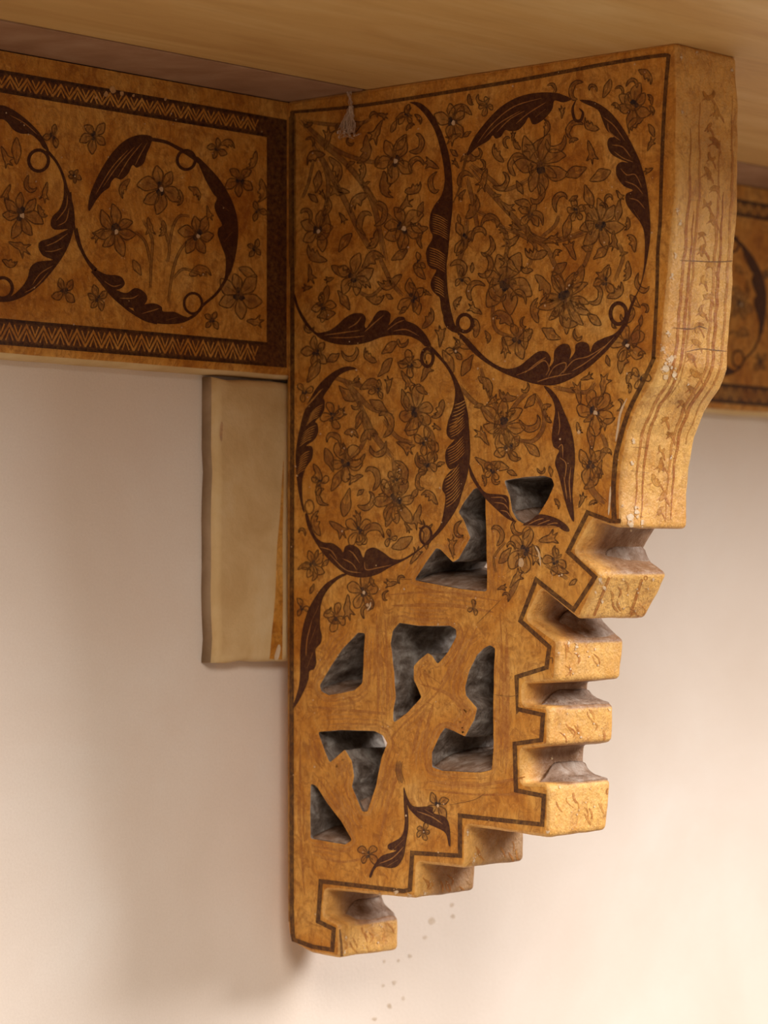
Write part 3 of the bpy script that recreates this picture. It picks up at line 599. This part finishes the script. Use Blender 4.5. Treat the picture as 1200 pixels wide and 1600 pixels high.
# --- pale veins inside the leaves
VEINS = [('D', [(270, 575), (380, 560), (490, 545)]), ('D', [(520, 555), (580, 500), (640, 450)]), ('D', [(660, 545), (720, 500), (770, 480)]), ('D', [(300, 590), (420, 590), (520, 580)]), ('D', [(700, 550), (780, 540), (860, 580)]), ('D', [(420, 530), (470, 500), (500, 460)]),
 ('C', [(380, 800), (450, 770), (510, 730), (535, 765), (520, 800)]), ('C', [(530, 810), (560, 760), (610, 740), (610, 770), (570, 810)]), ('C', [(600, 790), (650, 730), (720, 710), (800, 660)]), ('C', [(420, 790), (480, 740), (520, 715)]), ('C', [(640, 780), (700, 745), (770, 690), (840, 620)]), ('C', [(480, 830), (540, 810), (640, 790)]),
 ('G', [(720, 620), (715, 540), (690, 560)]), ('G', [(730, 760), (740, 660), (700, 620)]), ('G', [(770, 900), (760, 780), (770, 680)]), ('G', [(745, 880), (735, 800), (725, 740)]), ('G', [(690, 480), (700, 420), (690, 330)]),
 ('G', [(270, 870), (340, 870), (370, 900)]), ('G', [(290, 900), (350, 910), (380, 945)]), ('G', [(330, 950), (370, 960), (400, 1000)]),
 ('I', [(900, 400), (960, 370), (1000, 360)]), ('I', [(960, 400), (1010, 380), (1040, 370)]), ('I', [(1020, 400), (1060, 390), (1090, 390)]), ('I', [(860, 405), (960, 410), (1100, 415)]),
 ('N', [(640, 740), (690, 690)]), ('N', [(560, 820), (630, 790), (690, 730)]), ('N', [(600, 835), (660, 800)]), ('N', [(760, 540), (840, 570), (900, 610)]), ('N', [(800, 530), (850, 560)]),
 ('E', [(240, 860), (310, 880), (350, 940)]), ('E', [(380, 930), (440, 960), (470, 1000)]), ('E', [(520, 950), (530, 1000), (600, 990), (690, 970)]), ('E', [(420, 880), (450, 900), (490, 960)]), ('E', [(300, 900), (400, 1000), (500, 1020)]),
 ('H', [(260, 600), (220, 760), (210, 900)]), ('H', [(300, 640), (240, 800)]), ('H', [(270, 870), (220, 1000)]), ('H', [(320, 470), (260, 600)]),
 ('B', [(200, 490), (270, 400), (370, 320), (500, 280)]), ('B', [(290, 440), (350, 380), (420, 340)]), ('B', [(380, 400), (440, 350), (520, 300)]), ('B', [(470, 370), (520, 330)]), ('B', [(230, 470), (300, 400), (400, 340)]),
 ('B', [(790, 370), (840, 410), (890, 480)]), ('B', [(810, 400), (820, 440), (870, 480)]), ('B', [(830, 500), (880, 510), (920, 560)]), ('B', [(840, 530), (880, 560), (930, 580)]), ('B', [(870, 610), (900, 640), (940, 640), (970, 700)]), ('B', [(890, 670), (940, 690), (975, 730)]), ('B', [(910, 750), (950, 760), (985, 800)]), ('B', [(930, 800), (960, 850)])]
for k, l in VEINS: sp.stroke(T(k, l), 1.7, 'vein', .85)
def hatch(k, a, b_, n, dx, dy, w=1.2):          # rows of short comb veins across a leaf
    for i in range(n):
        t = (i + .5) / n; x = a[0] + (b_[0] - a[0]) * t; y = a[1] + (b_[1] - a[1]) * t
        sp.stroke(T(k, [(x, y), (x + dx * .5, y + dy * .35), (x + dx, y + dy)]), w, 'vein', random.uniform(.2, .5))
hatch('A', (945, 850), (945, 980), 9, 95, 45); hatch('A', (925, 1060), (925, 1180), 8, 100, 50); hatch('D', (925, 20), (930, 130), 7, 90, 40); hatch('D', (955, 200), (960, 310), 7, 60, 35)
hatch('E', (1045, 90), (1060, 180), 6, 90, -70); hatch('E', (1035, 240), (1050, 350), 7, 100, -80); hatch('E', (1020, 420), (1030, 620), 10, 90, -90); hatch('D', (1085, 1000), (1045, 1190), 8, 80, -40)
hatch('D', (270, 900), (180, 1000), 6, -60, 70); hatch('D', (265, 1000), (230, 1090), 6, -80, 60); hatch('E', (220, 90), (190, 190), 6, -80, 50); hatch('E', (180, 250), (150, 380), 8, -60, 40)
# --- border lines
sp.stroke(T('A', [(62, 222), (420, 190), (800, 135)]) + T('B', [(400, 195), (800, 120), (1060, 80), (1098, 88)]), [4.5, 5.5, 6, 6, 6], 'line', .95, taper=False)
sp.stroke(T('B', [(1094, 82), (1076, 300), (1062, 600), (1055, 860)]) + T('C', [(1045, 200), (1040, 400), (1030, 600), (1023, 715)]) + T('O', [(690, 400), (640, 510), (590, 610), (560, 690), (535, 780), (520, 850), (510, 1000), (515, 1130)]), [6, 5.5, 5.5, 6, 7, 7.5, 8], 'line', .95, taper=False)
sp.stroke(T('Q', [(858, 185), (800, 185), (680, 140), (575, 350), (720, 485), (605, 660), (405, 500), (320, 720), (475, 860), (460, 970), (300, 1020), (303, 1200)]) + T('R', [(375, 165), (510, 195), (500, 330), (358, 350), (365, 600), (515, 630), (505, 783), (65, 735), (65, 950)]) + T('N', [(735, 763), (722, 960), (690, 968), (245, 915), (230, 1130), (315, 1172), (306, 1283), (200, 1265), (100, 1228)]) + [(457.5, 1460), (456, 1420), (456, 1000), (457, 600), (457, 174)], 6.8, 'line', .95, smooth=False, taper=False)
sp.stroke(T('A', [(55, 250), (55, 1190)]), 4.5, 'line', .8, taper=False); sp.stroke(T('A', [(86, 240), (88, 1190)]), 1.6, 'line', .55, taper=False)
sp.stroke([(451, 590), (451, 1000), (452, 1440)], 2, 'line', .5, taper=False)
# --- stems
random.seed(21)
for k, l, w in (('A', [(120, 270), (260, 420), (420, 560), (560, 760), (620, 1000), (650, 1150)], 8), ('A', [(150, 300), (330, 450), (500, 520), (640, 540)], 6), ('A', [(190, 400), (300, 600), (400, 780), (480, 950), (600, 1150)], 8), ('A', [(240, 480), (290, 640), (280, 800), (230, 930)], 6), ('A', [(380, 520), (520, 680), (600, 800), (720, 920)], 6), ('D', [(600, 60), (650, 170), (690, 250), (760, 330)], 6), ('A', [(160, 280), (320, 300), (470, 300), (560, 260)], 5), ('A', [(200, 520), (170, 660), (130, 760)], 4), ('D', [(660, 240), (560, 330), (480, 300)], 5),
 ('B', [(160, 600), (260, 720), (360, 830), (450, 920), (530, 950), (640, 930), (740, 890)], 8), ('C', [(430, 140), (520, 200), (560, 280), (600, 370)], 7), ('B', [(150, 650), (180, 780), (200, 900)], 6), ('C', [(190, 30), (300, 90), (340, 180), (320, 280)], 6), ('C', [(330, 110), (420, 150), (470, 200), (430, 300)], 6), ('B', [(170, 590), (260, 660), (330, 710), (460, 650)], 6), ('C', [(150, 60), (140, 180), (110, 280), (130, 380)], 6), ('C', [(610, 380), (700, 280), (740, 160)], 6), ('C', [(280, 420), (270, 520), (290, 590), (360, 620)], 5), ('C', [(500, 150), (560, 100), (580, 50)], 5), ('C', [(860, 180), (880, 250), (840, 360)], 5),
 ('D', [(300, 830), (420, 870), (540, 900), (620, 880)], 6), ('D', [(380, 850), (470, 940), (560, 1030), (700, 1070)], 7), ('D', [(430, 900), (510, 1050), (560, 1150)], 6), ('E', [(500, 20), (580, 160), (690, 300)], 9), ('E', [(480, 0), (530, 130), (500, 230), (430, 320)], 6), ('E', [(640, 60), (720, 170), (820, 210)], 6), ('E', [(700, 300), (710, 420), (720, 520)], 6), ('E', [(860, 60), (940, 150), (950, 260), (910, 330)], 5),
 ('G', [(70, 170), (150, 260), (240, 330), (310, 400)], 6), ('G', [(200, 60), (250, 200), (310, 330)], 6), ('G', [(370, 370), (430, 280), (500, 210)], 6), ('G', [(660, 180), (760, 200), (870, 210), (920, 150)], 6), ('G', [(960, 470), (990, 560), (940, 640)], 6), ('G', [(400, 500), (520, 520), (590, 450), (600, 330), (540, 220)], 6), ('G', [(890, 720), (900, 820), (980, 910)], 10),
 ('I', [(850, 680), (820, 780), (770, 870)], 8), ('I', [(700, 700), (690, 600), (760, 510)], 3), ('I', [(1010, 650), (1090, 700), (1150, 740)], 5), ('K', [(900, 430), (890, 520), (920, 620)], 9)):
    sp.stem(T(k, l), w * .95, .6)
# --- flowers
for x, y, r, n, pt_, dk, wh in ((617, 250, 38, 5, True, .75, True), (630, 355, 40, 6, True, .8, True), (497, 360, 34, 5, True, .8, True), (553, 432, 36, 5, True, .75, False), (645, 465, 30, 4, True, .6, False), (655, 410, 16, 3, True, .5, False), (635, 182, 18, 3, True, .5, False), (505, 478, 24, 4, True, .5, False),
 (845, 258, 50, 7, True, 1.0, False), (938, 349, 42, 7, True, 1.0, False), (790, 440, 50, 6, True, 1.0, False), (884, 467, 50, 11, True, 1.0, False), (808, 530, 32, 4, True, .9, False), (945, 440, 26, 3, True, .7, False), (990, 165, 34, 6, True, 1.0, False), (708, 190, 34, 5, True, .9, True), (760, 165, 16, 4, False, .6, False), (722, 435, 20, 3, True, .6, False), (900, 330, 18, 5, False, .7, False), (725, 372, 26, 3, True, .7, False), (828, 335, 22, 4, True, .7, False),
 (980, 538, 34, 5, False, .8, True), (930, 643, 38, 5, False, .6, True), (787, 665, 46, 7, True, .75, False), (795, 700, 30, 4, True, .6, False), (923, 727, 30, 4, True, .75, False), (820, 860, 36, 5, False, .8, False), (868, 876, 24, 4, False, .75, False), (770, 735, 18, 4, False, .5, False), (1000, 590, 20, 3, False, .5, False), (712, 548, 20, 3, True, .6, True),
 (650, 642, 38, 6, False, .85, False), (540, 722, 32, 5, False, .7, False), (618, 782, 42, 8, False, .95, False), (668, 724, 24, 4, False, .7, False), (618, 752, 20, 5, False, .6, False), (665, 690, 26, 4, False, .5, False), (560, 830, 26, 4, False, .4, False), (610, 840, 16, 3, False, .4, False), (590, 610, 18, 3, True, .5, False), (520, 650, 22, 4, False, .4, False), (500, 755, 18, 3, False, .5, False), (640, 570, 22, 4, False, .45, False),
 (494, 550, 26, 5, True, .75, False), (489, 882, 24, 5, True, .75, False), (568, 925, 30, 5, False, .75, True), (525, 963, 24, 4, False, .6, False), (472, 950, 16, 3, True, .5, False), (476, 612, 18, 3, False, .5, False),
 (684, 1258, 24, 4, True, .75, True), (662, 1299, 14, 5, False, .8, True), (575, 1335, 20, 4, False, .6, False), (740, 950, 12, 3, False, .8, False)):
    sp.flower(x, y, r, n, random.random() * 3, pt_, dk, wh)
# --- curled leaves filling the field between the flowers
FIELD = [(466, 185), (1035, 98), (1018, 560), (975, 650), (955, 720), (950, 800), (905, 800), (880, 865), (915, 900), (890, 930), (835, 890), (800, 965), (760, 900), (640, 905), (590, 960), (480, 1000), (464, 900)]
placed = []; tries = 0
while len(placed) < 330 and tries < 20000:
    tries += 1; x, y = random.uniform(462, 1035), random.uniform(95, 1000); r = random.uniform(15, 23) if tries < 5000 else random.uniform(7.5, 15)
    ok = inside((x, y), FIELD)
    for a in range(0, 360, 45):
        q = (x + r * math.cos(math.radians(a)), y + r * math.sin(math.radians(a)))
        if not ok: break
        if not inside(q, FIELD) or any(inside(q, h) for h in HOLES) or any(inside(q, l) for l in LEAVES): ok = False
    if ok and all(math.hypot(x - a, y - b_) > .8 * (r + c_) for a, b_, c_ in placed):
        placed.append((x, y, r)); sp.leaf(x, y, r, random.uniform(0, 6.28), random.choice((-1.3, -1, 1, 1.3)), .78, .5)
# --- raked brush lines on the lattice bars
random.seed(8)
def offset_loop(h, d):
    pr = resample(h, 6.0); nr = normals(pr); return [(p_[0] + n_[0] * d, p_[1] + n_[1] * d) for p_, n_ in zip(pr, nr)]
for h in HOLES[1:]:
    for d, a in ((6, .4), (11, .7), (18, .6), (25, .45)):
        lp = [(x + random.uniform(-1, 1), y + random.uniform(-1, 1)) for x, y in offset_loop(h, d)]
        lp = [q for q in lp if not any(inside(q, k) for k in HOLES) and not any(inside(q, k) for k in LEAVES)]
        run = []
        for q in lp + [None]:
            if q is None or (run and (math.dist(run[-1], q) > 12 or any(inside(((run[-1][0] + q[0]) / 2, (run[-1][1] + q[1]) / 2), k) for k in HOLES))):
                if len(run) > 3: sp.stroke(run, random.uniform(2.4, 4.5), 'red', a, n=2)
                run = []
            if q is not None: run.append(q)
for l in ([(600, 930), (690, 925), (780, 940)], [(610, 945), (700, 945), (770, 955)], [(590, 960), (592, 1040), (590, 1120)], [(600, 960), (604, 1040), (602, 1110)], [(780, 960), (784, 1080), (782, 1200)], [(792, 980), (795, 1090), (792, 1210)], T('J', [(720, 110), (600, 400), (500, 600), (340, 770), (150, 950), (60, 1080)]), T('J', [(800, 110), (690, 350), (590, 560)]), T('J', [(660, 260), (560, 470), (470, 600)]), T('J', [(480, 640), (620, 720), (720, 800)]), T('J', [(430, 760), (380, 950), (340, 1180)]), T('J', [(360, 800), (290, 1000), (250, 1200)]), [(480, 1105), (560, 1110), (640, 1120)], [(630, 1190), (610, 1250), (590, 1320)], [(670, 1222), (740, 1228), (820, 1215)], [(665, 1235), (750, 1240), (830, 1240)], [(468, 1150), (470, 1280), (475, 1400)], [(655, 1070), (700, 1085), (735, 1130)], [(660, 1050), (690, 1070)], [(500, 1340), (540, 1345), (580, 1340)]):
    sp.stroke([(x + random.uniform(-2, 2), y + random.uniform(-2, 2)) for x, y in l], random.uniform(3, 6), 'red', .75)
# --- hairline cracks, pale flecks of lost paint, painted shadow of a peeled curl
for l in ([(600, 905), (650, 905), (662, 902)], [(745, 975), (765, 955), (785, 935)], [(770, 1085), (800, 1088), (812, 1082)], [(770, 1180), (800, 1165)], [(635, 1183), (685, 1186)], [(780, 1230), (810, 1215)], [(700, 1258), (740, 1250), (760, 1238)], [(780, 905), (800, 890)], [(740, 830), (775, 850)]): sp.stroke(l, 1.0, 'ink', .6)
n = 0
while n < 190:
    x, y = random.uniform(455, 1040), random.uniform(80, 1480)
    if inside((x, y), PROFILE) and not any(inside((x, y), h) for h in HOLES):
        n += 1; sp.blob((x, y), random.choice((.7, .8, 1.0, 1.2, 1.8)), 'chip', random.uniform(.35, .8))
for k, l, w in (('G', [(1120, 250), (1080, 340), (1062, 450), (1050, 520)], 3.5), ('G', [(1018, 800), (1012, 900), (1005, 980)], 3), ('I', [(945, 530), (972, 580), (980, 660)], 2.4), ('H', [(762, 440), (755, 480), (730, 510)], 2.4), ('I', [(1055, 700), (1050, 750)], 1.5)): sp.stroke(T(k, l), w, 'chip', .8)
sp.stroke(T('H', [(765, 380), (780, 440), (772, 490), (735, 522)]), 2, 'ink', .8)  # dark stroke painted as the shadow of the peeled curl
for x, y, r in ((575, 945, 3), (815, 878, 7), (843, 868, 3), (905, 675, 3)): sp.blob((x, y), r, 'chip', .6)
join_paint(bm, sp, BR_SLOTS)

# --- marks on the worn front: long rust lines, squiggles, gesso chips, cracks
NEAR = [(60, 1064), (300, 1062), (450, 1048), (560, 1038), (598, 1027), (637, 1002), (676, 987), (728, 978), (825, 975)]
FAR = [(85, 1155), (300, 1155), (450, 1147), (574, 1139), (598, 1128), (637, 1104), (679, 1087), (728, 1080), (815, 1072)]
def fr(u, y): return (1 - u) * np.interp(y, [a for a, _ in NEAR], [b_ for _, b_ in NEAR]) + u * np.interp(y, [a for a, _ in FAR], [b_ for _, b_ in FAR])
for u, a, y0, y1 in ((.17, .5, 200, 820), (.27, .6, 330, 818), (.33, .35, 160, 640), (.66, .35, 220, 815), (.74, .6, 300, 815), (.88, .3, 150, 700)):
    ys = np.arange(y0, y1, 16); dp.stroke([(fr(u + random.uniform(-.012, .012), y), y) for y in ys], random.uniform(3, 5.5), 'red', min(1, a * 1.5))
for y in np.arange(150, 800, 24):
    u = random.uniform(.38, .62); x = fr(u, y); r = random.uniform(6, 12)
    dp.leaf(x, y, r, random.uniform(0, 3.1), random.choice((-1.5, 1.5)), .22, .2)
    dp.stroke([(x - r, y + 8), (x, y + 2), (x + r * .7, y + 10), (x + r, y + 18)], random.uniform(2, 4), 'red', .75)
for l in ([(1050, 512), (1080, 514), (1092, 510), (1105, 514)], [(1070, 550), (1095, 545), (1115, 547), (1138, 549)], [(1062, 407), (1120, 409), (1150, 407)], [(1060, 450), (1145, 452)], [(985, 698), (1012, 700)], [(985, 735), (1014, 739)]): dp.stroke(l, 1.5, 'ink', .75)
def chip_cluster(x, y, r):
    dp.blob((x, y), r * .55, 'chip', .85)
    for _ in range(7):
        a = random.uniform(0, 6.28); q = r * random.uniform(.3, 1.1); dp.blob((x + .7 * q * math.cos(a), y + 1.2 * q * math.sin(a)), r * random.uniform(.12, .36), 'chip', random.uniform(.4, .9))
for x, y, r in ((1040, 575, 12), (1048, 560, 9), (1036, 545, 7), (1053, 585, 8), (1043, 520, 5), (1062, 350, 5), (1055, 400, 5), (1050, 430, 5), (1058, 330, 4), (984, 808, 11), (994, 800, 8), (986, 820, 8), (988, 725, 5), (990, 690, 5), (1003, 815, 6), (1048, 715, 3), (1083, 880, 2), (972, 790, 3), (938, 905, 6), (944, 918, 5), (941, 940, 4), (900, 1010, 5), (888, 1005, 4), (872, 1020, 3), (1064, 90, 4), (1088, 82, 3), (1143, 110, 4), (1066, 175, 4), (1075, 600, 3), (930, 925, 3), (620, 1394, 6), (640, 1399, 5), (594, 1397, 3), (540, 1465, 3), (1020, 905, 3), (1012, 920, 2), (862, 1185, 3), (952, 1109, 3), (730, 1300, 4), (740, 1345, 4), (664, 1396, 4), (538, 1488, 3), (856, 1300, 4), (955, 1280, 3), (874, 1230, 3)): chip_cluster(x, y, r)
dp.ring((952, 1237), 4.5, 5.5, 2.2, 'red', 1.0); dp.blob((952, 1237), 3.4, 'chip', .95); dp.ring((1009, 903), 2.5, 3, 1.4, 'red', .9)
for x0, x1, y0, y1 in ((955, 1010, 905, 965), (885, 955, 1012, 1055), (868, 950, 1110, 1155), (872, 950, 1230, 1295), (740, 812, 1308, 1348), (665, 735, 1365, 1395), (540, 612, 1440, 1485)):
    for i in range(8):
        x, y = random.uniform(x0, x1), random.uniform(y0, y1)
        dp.stroke([(x - 6, y - 8), (x + random.uniform(-5, 5), y), (x + random.uniform(-6, 6), y + 9)], random.uniform(1.5, 3.5), 'red', random.uniform(.4, .8))
        dp.blob((random.uniform(x0, x1), random.uniform(y0, y1)), random.uniform(.8, 2), 'chip', .6)
for x0, y0, x1, y1 in ((952, 902, 928, 962), (1003, 905, 985, 960)): dp.stroke([(x0, y0), ((x0 + x1) / 2, (y0 + y1) / 2), (x1, y1)], 4, 'red', .8, taper=False)
dp.stroke([(531, 1452), (533, 1475), (534, 1494)], [2, 3.5, 4], 'ink', .7)
dp.stroke(T('Q', [(460, 930), (490, 918), (492, 950)]), 2, 'line', .8)
join_paint(bm, dp, BR_SLOTS)
board = finish('carved_board', bm, [M[k] for k in BR_SLOTS], bracket)

# --- dust lying in the notches and in the pierced openings
def dust_wedge(px, x0, x1, lift=0.0, seed=0):
    """heap with the given cross-section (photo px on the board's face), thinning out towards the near face"""
    lo = resample(fillet(yz(px), .0022, .006), .0011); base = max(range(len(lo)), key=lambda i: -lo[i][1]); cy_, cz_ = lo[base]
    my = sum(p_[0] for p_ in lo) / len(lo); mz = min(p_[1] for p_ in lo)
    bm = bmesh.new(); rings = []; K = 16
    for k in range(K + 1):
        t = k / K; x = x0 + (x1 - x0) * t; tt = min(1, t / .5); s_ = .02 + .98 * tt * tt * (3 - 2 * tt) * (1 if t < .97 else .9)
        rg = []
        for y, z in lo:
            n_ = .0007 * noise.noise((x * 130, y * 160, z * 160 + seed))
            rg.append(bm.verts.new((x, my + (y - my) * (.6 + .4 * s_) + n_, mz + (z - mz) * s_ + n_)))
        rings.append(rg)
    for a, c_ in zip(rings, rings[1:]):
        for i in range(len(a)):
            k = (i + 1) % len(a); f = bm.faces.new((a[i], a[k], c_[k], c_[i])); f.smooth = True
    for rg in (rings[0], rings[-1]):
        try: bm.faces.new(rg)
        except ValueError: pass
    bmesh.ops.triangulate(bm, faces=[f for f in bm.faces if len(f.verts) > 4]); bmesh.ops.recalc_face_normals(bm, faces=bm.faces[:])
    return finish('dust_heap', bm, [M['dust']], bracket)
NOTCH = [[(904, 848), (907, 862), (916, 878), (930, 893), (934, 899), (897, 866), (895, 858)], [(832, 952), (840, 968), (852, 982), (866, 997), (866, 1003), (822, 970), (824, 960)], [(819, 1078), (824, 1087), (834, 1095), (853, 1102), (855, 1106), (816, 1104)],
         [(816, 1192), (821, 1206), (832, 1216), (853, 1222), (855, 1227), (813, 1227)], [(507, 1408), (510, 1421), (526, 1437), (530, 1446), (504, 1433)]]
for i, nt_ in enumerate(NOTCH):
    z = yz([nt_[0]])[0][1]; dust_wedge(nt_, .007, thick(z) - .0022, seed=i)
def hole_dust(h, rise, seed):
    """a sloping bed of dust: the lower part of the opening, deepening into the board"""
    lo = resample(fillet(yz(h), .0016, .0016), .0012); zmin = min(p_[1] for p_ in lo)
    ys = [p_[0] for p_ in lo if p_[1] < zmin + rise]; bm = bmesh.new(); K = 10; J = 14; g_ = []
    hi_y, lo_y = max(ys), min(ys)
    def floor_z(y):                                       # lowest crossing of the opening at this y
        best = None
        for i in range(len(lo)):
            a, c_ = lo[i], lo[(i + 1) % len(lo)]
            if (a[0] - y) * (c_[0] - y) <= 0 and a[0] != c_[0]:
                zz = a[1] + (c_[1] - a[1]) * (y - a[0]) / (c_[0] - a[0])
                if best is None or zz < best: best = zz
        return best if best is not None else zmin
    t = thick(zmin)
    for k in range(K + 1):
        x = .0016 + (t - .003) * k / K; row = []
        for j in range(J + 1):
            y = lo_y + .0003 + (hi_y - lo_y - .0006) * j / J; fz = floor_z(y)
            up = rise * (1 - math.exp(-2.6 * k / K)) * (1 + .25 * noise.noise((x * 90, y * 110, seed)))
            row.append((bm.verts.new((x, y, max(fz, zmin) + up * max(.0, 1 - (fz - zmin) / (rise * 3)) + .0002)), bm.verts.new((x, y, fz - .0012))))
        g_.append(row)
    for k in range(K):
        for j in range(J):
            f = bm.faces.new((g_[k][j][0], g_[k + 1][j][0], g_[k + 1][j + 1][0], g_[k][j + 1][0])); f.smooth = True
            bm.faces.new((g_[k][j][1], g_[k][j + 1][1], g_[k + 1][j + 1][1], g_[k + 1][j][1]))
    for k in range(K):
        for j in (0, J): bm.faces.new((g_[k][j][0], g_[k][j][1], g_[k + 1][j][1], g_[k + 1][j][0]))
    for j in range(J):
        for k in (0, K): bm.faces.new((g_[k][j][0], g_[k][j + 1][0], g_[k][j + 1][1], g_[k][j][1]))
    bmesh.ops.recalc_face_normals(bm, faces=bm.faces[:])
    return finish('dust_heap', bm, [M['dust']], bracket)
for h, r in zip(HOLES, (.006, .0075, .006, .006, .009, .006, .006)): hole_dust(h, r, r * 1000)

# ------------------------------------------------------------------ cobweb tuft under the shelf joint
M['web'] = mat_simple('dusty_cobweb', [(.3, srgb(190, 158, 128)), (.7, srgb(226, 200, 176))], 500, .95)
random.seed(3); bm = bmesh.new()
def thread(a, b_, r, sag=.0006):
    k = 5; prev = None
    for i in range(k + 1):
        t = i / k; c_ = a.lerp(b_, t) + Vector((random.uniform(-sag, sag), random.uniform(-sag, sag), random.uniform(-sag, sag) * .3)); rg = [bm.verts.new(c_ + Vector((math.cos(q) * r, math.sin(q) * r, 0))) for q in (0, 2.09, 4.19)]
        if prev:
            for j in range(3): bm.faces.new((prev[j], prev[(j + 1) % 3], rg[(j + 1) % 3], rg[j]))
        prev = rg
top = on_x(546, 139, -.0016); mid = on_x(549, 166, -.002)
for i in range(9): thread(top + Vector((0, random.uniform(-.002, .002), .0006)), mid + Vector((0, random.uniform(-.0007, .0007), 0)), .00014)
for i in range(46):
    e = on_x(random.uniform(527, 558), random.uniform(196, 214), random.uniform(-.003, -.001)); thread(mid, e, random.uniform(.0001, .00028), .0008)
for i in range(26):
    a = on_x(random.uniform(528, 556), random.uniform(196, 214), random.uniform(-.0028, -.0012)); thread(a, a + Vector((random.uniform(-.001, .001), random.uniform(-.004, .004), random.uniform(-.002, .002))), random.uniform(.0002, .0005), .0006)
o = finish('cobweb', bm, [M['web']]); tag(o, 'small pale dusty cobweb tuft hanging from the shelf over the bracket corner', 'cobweb')
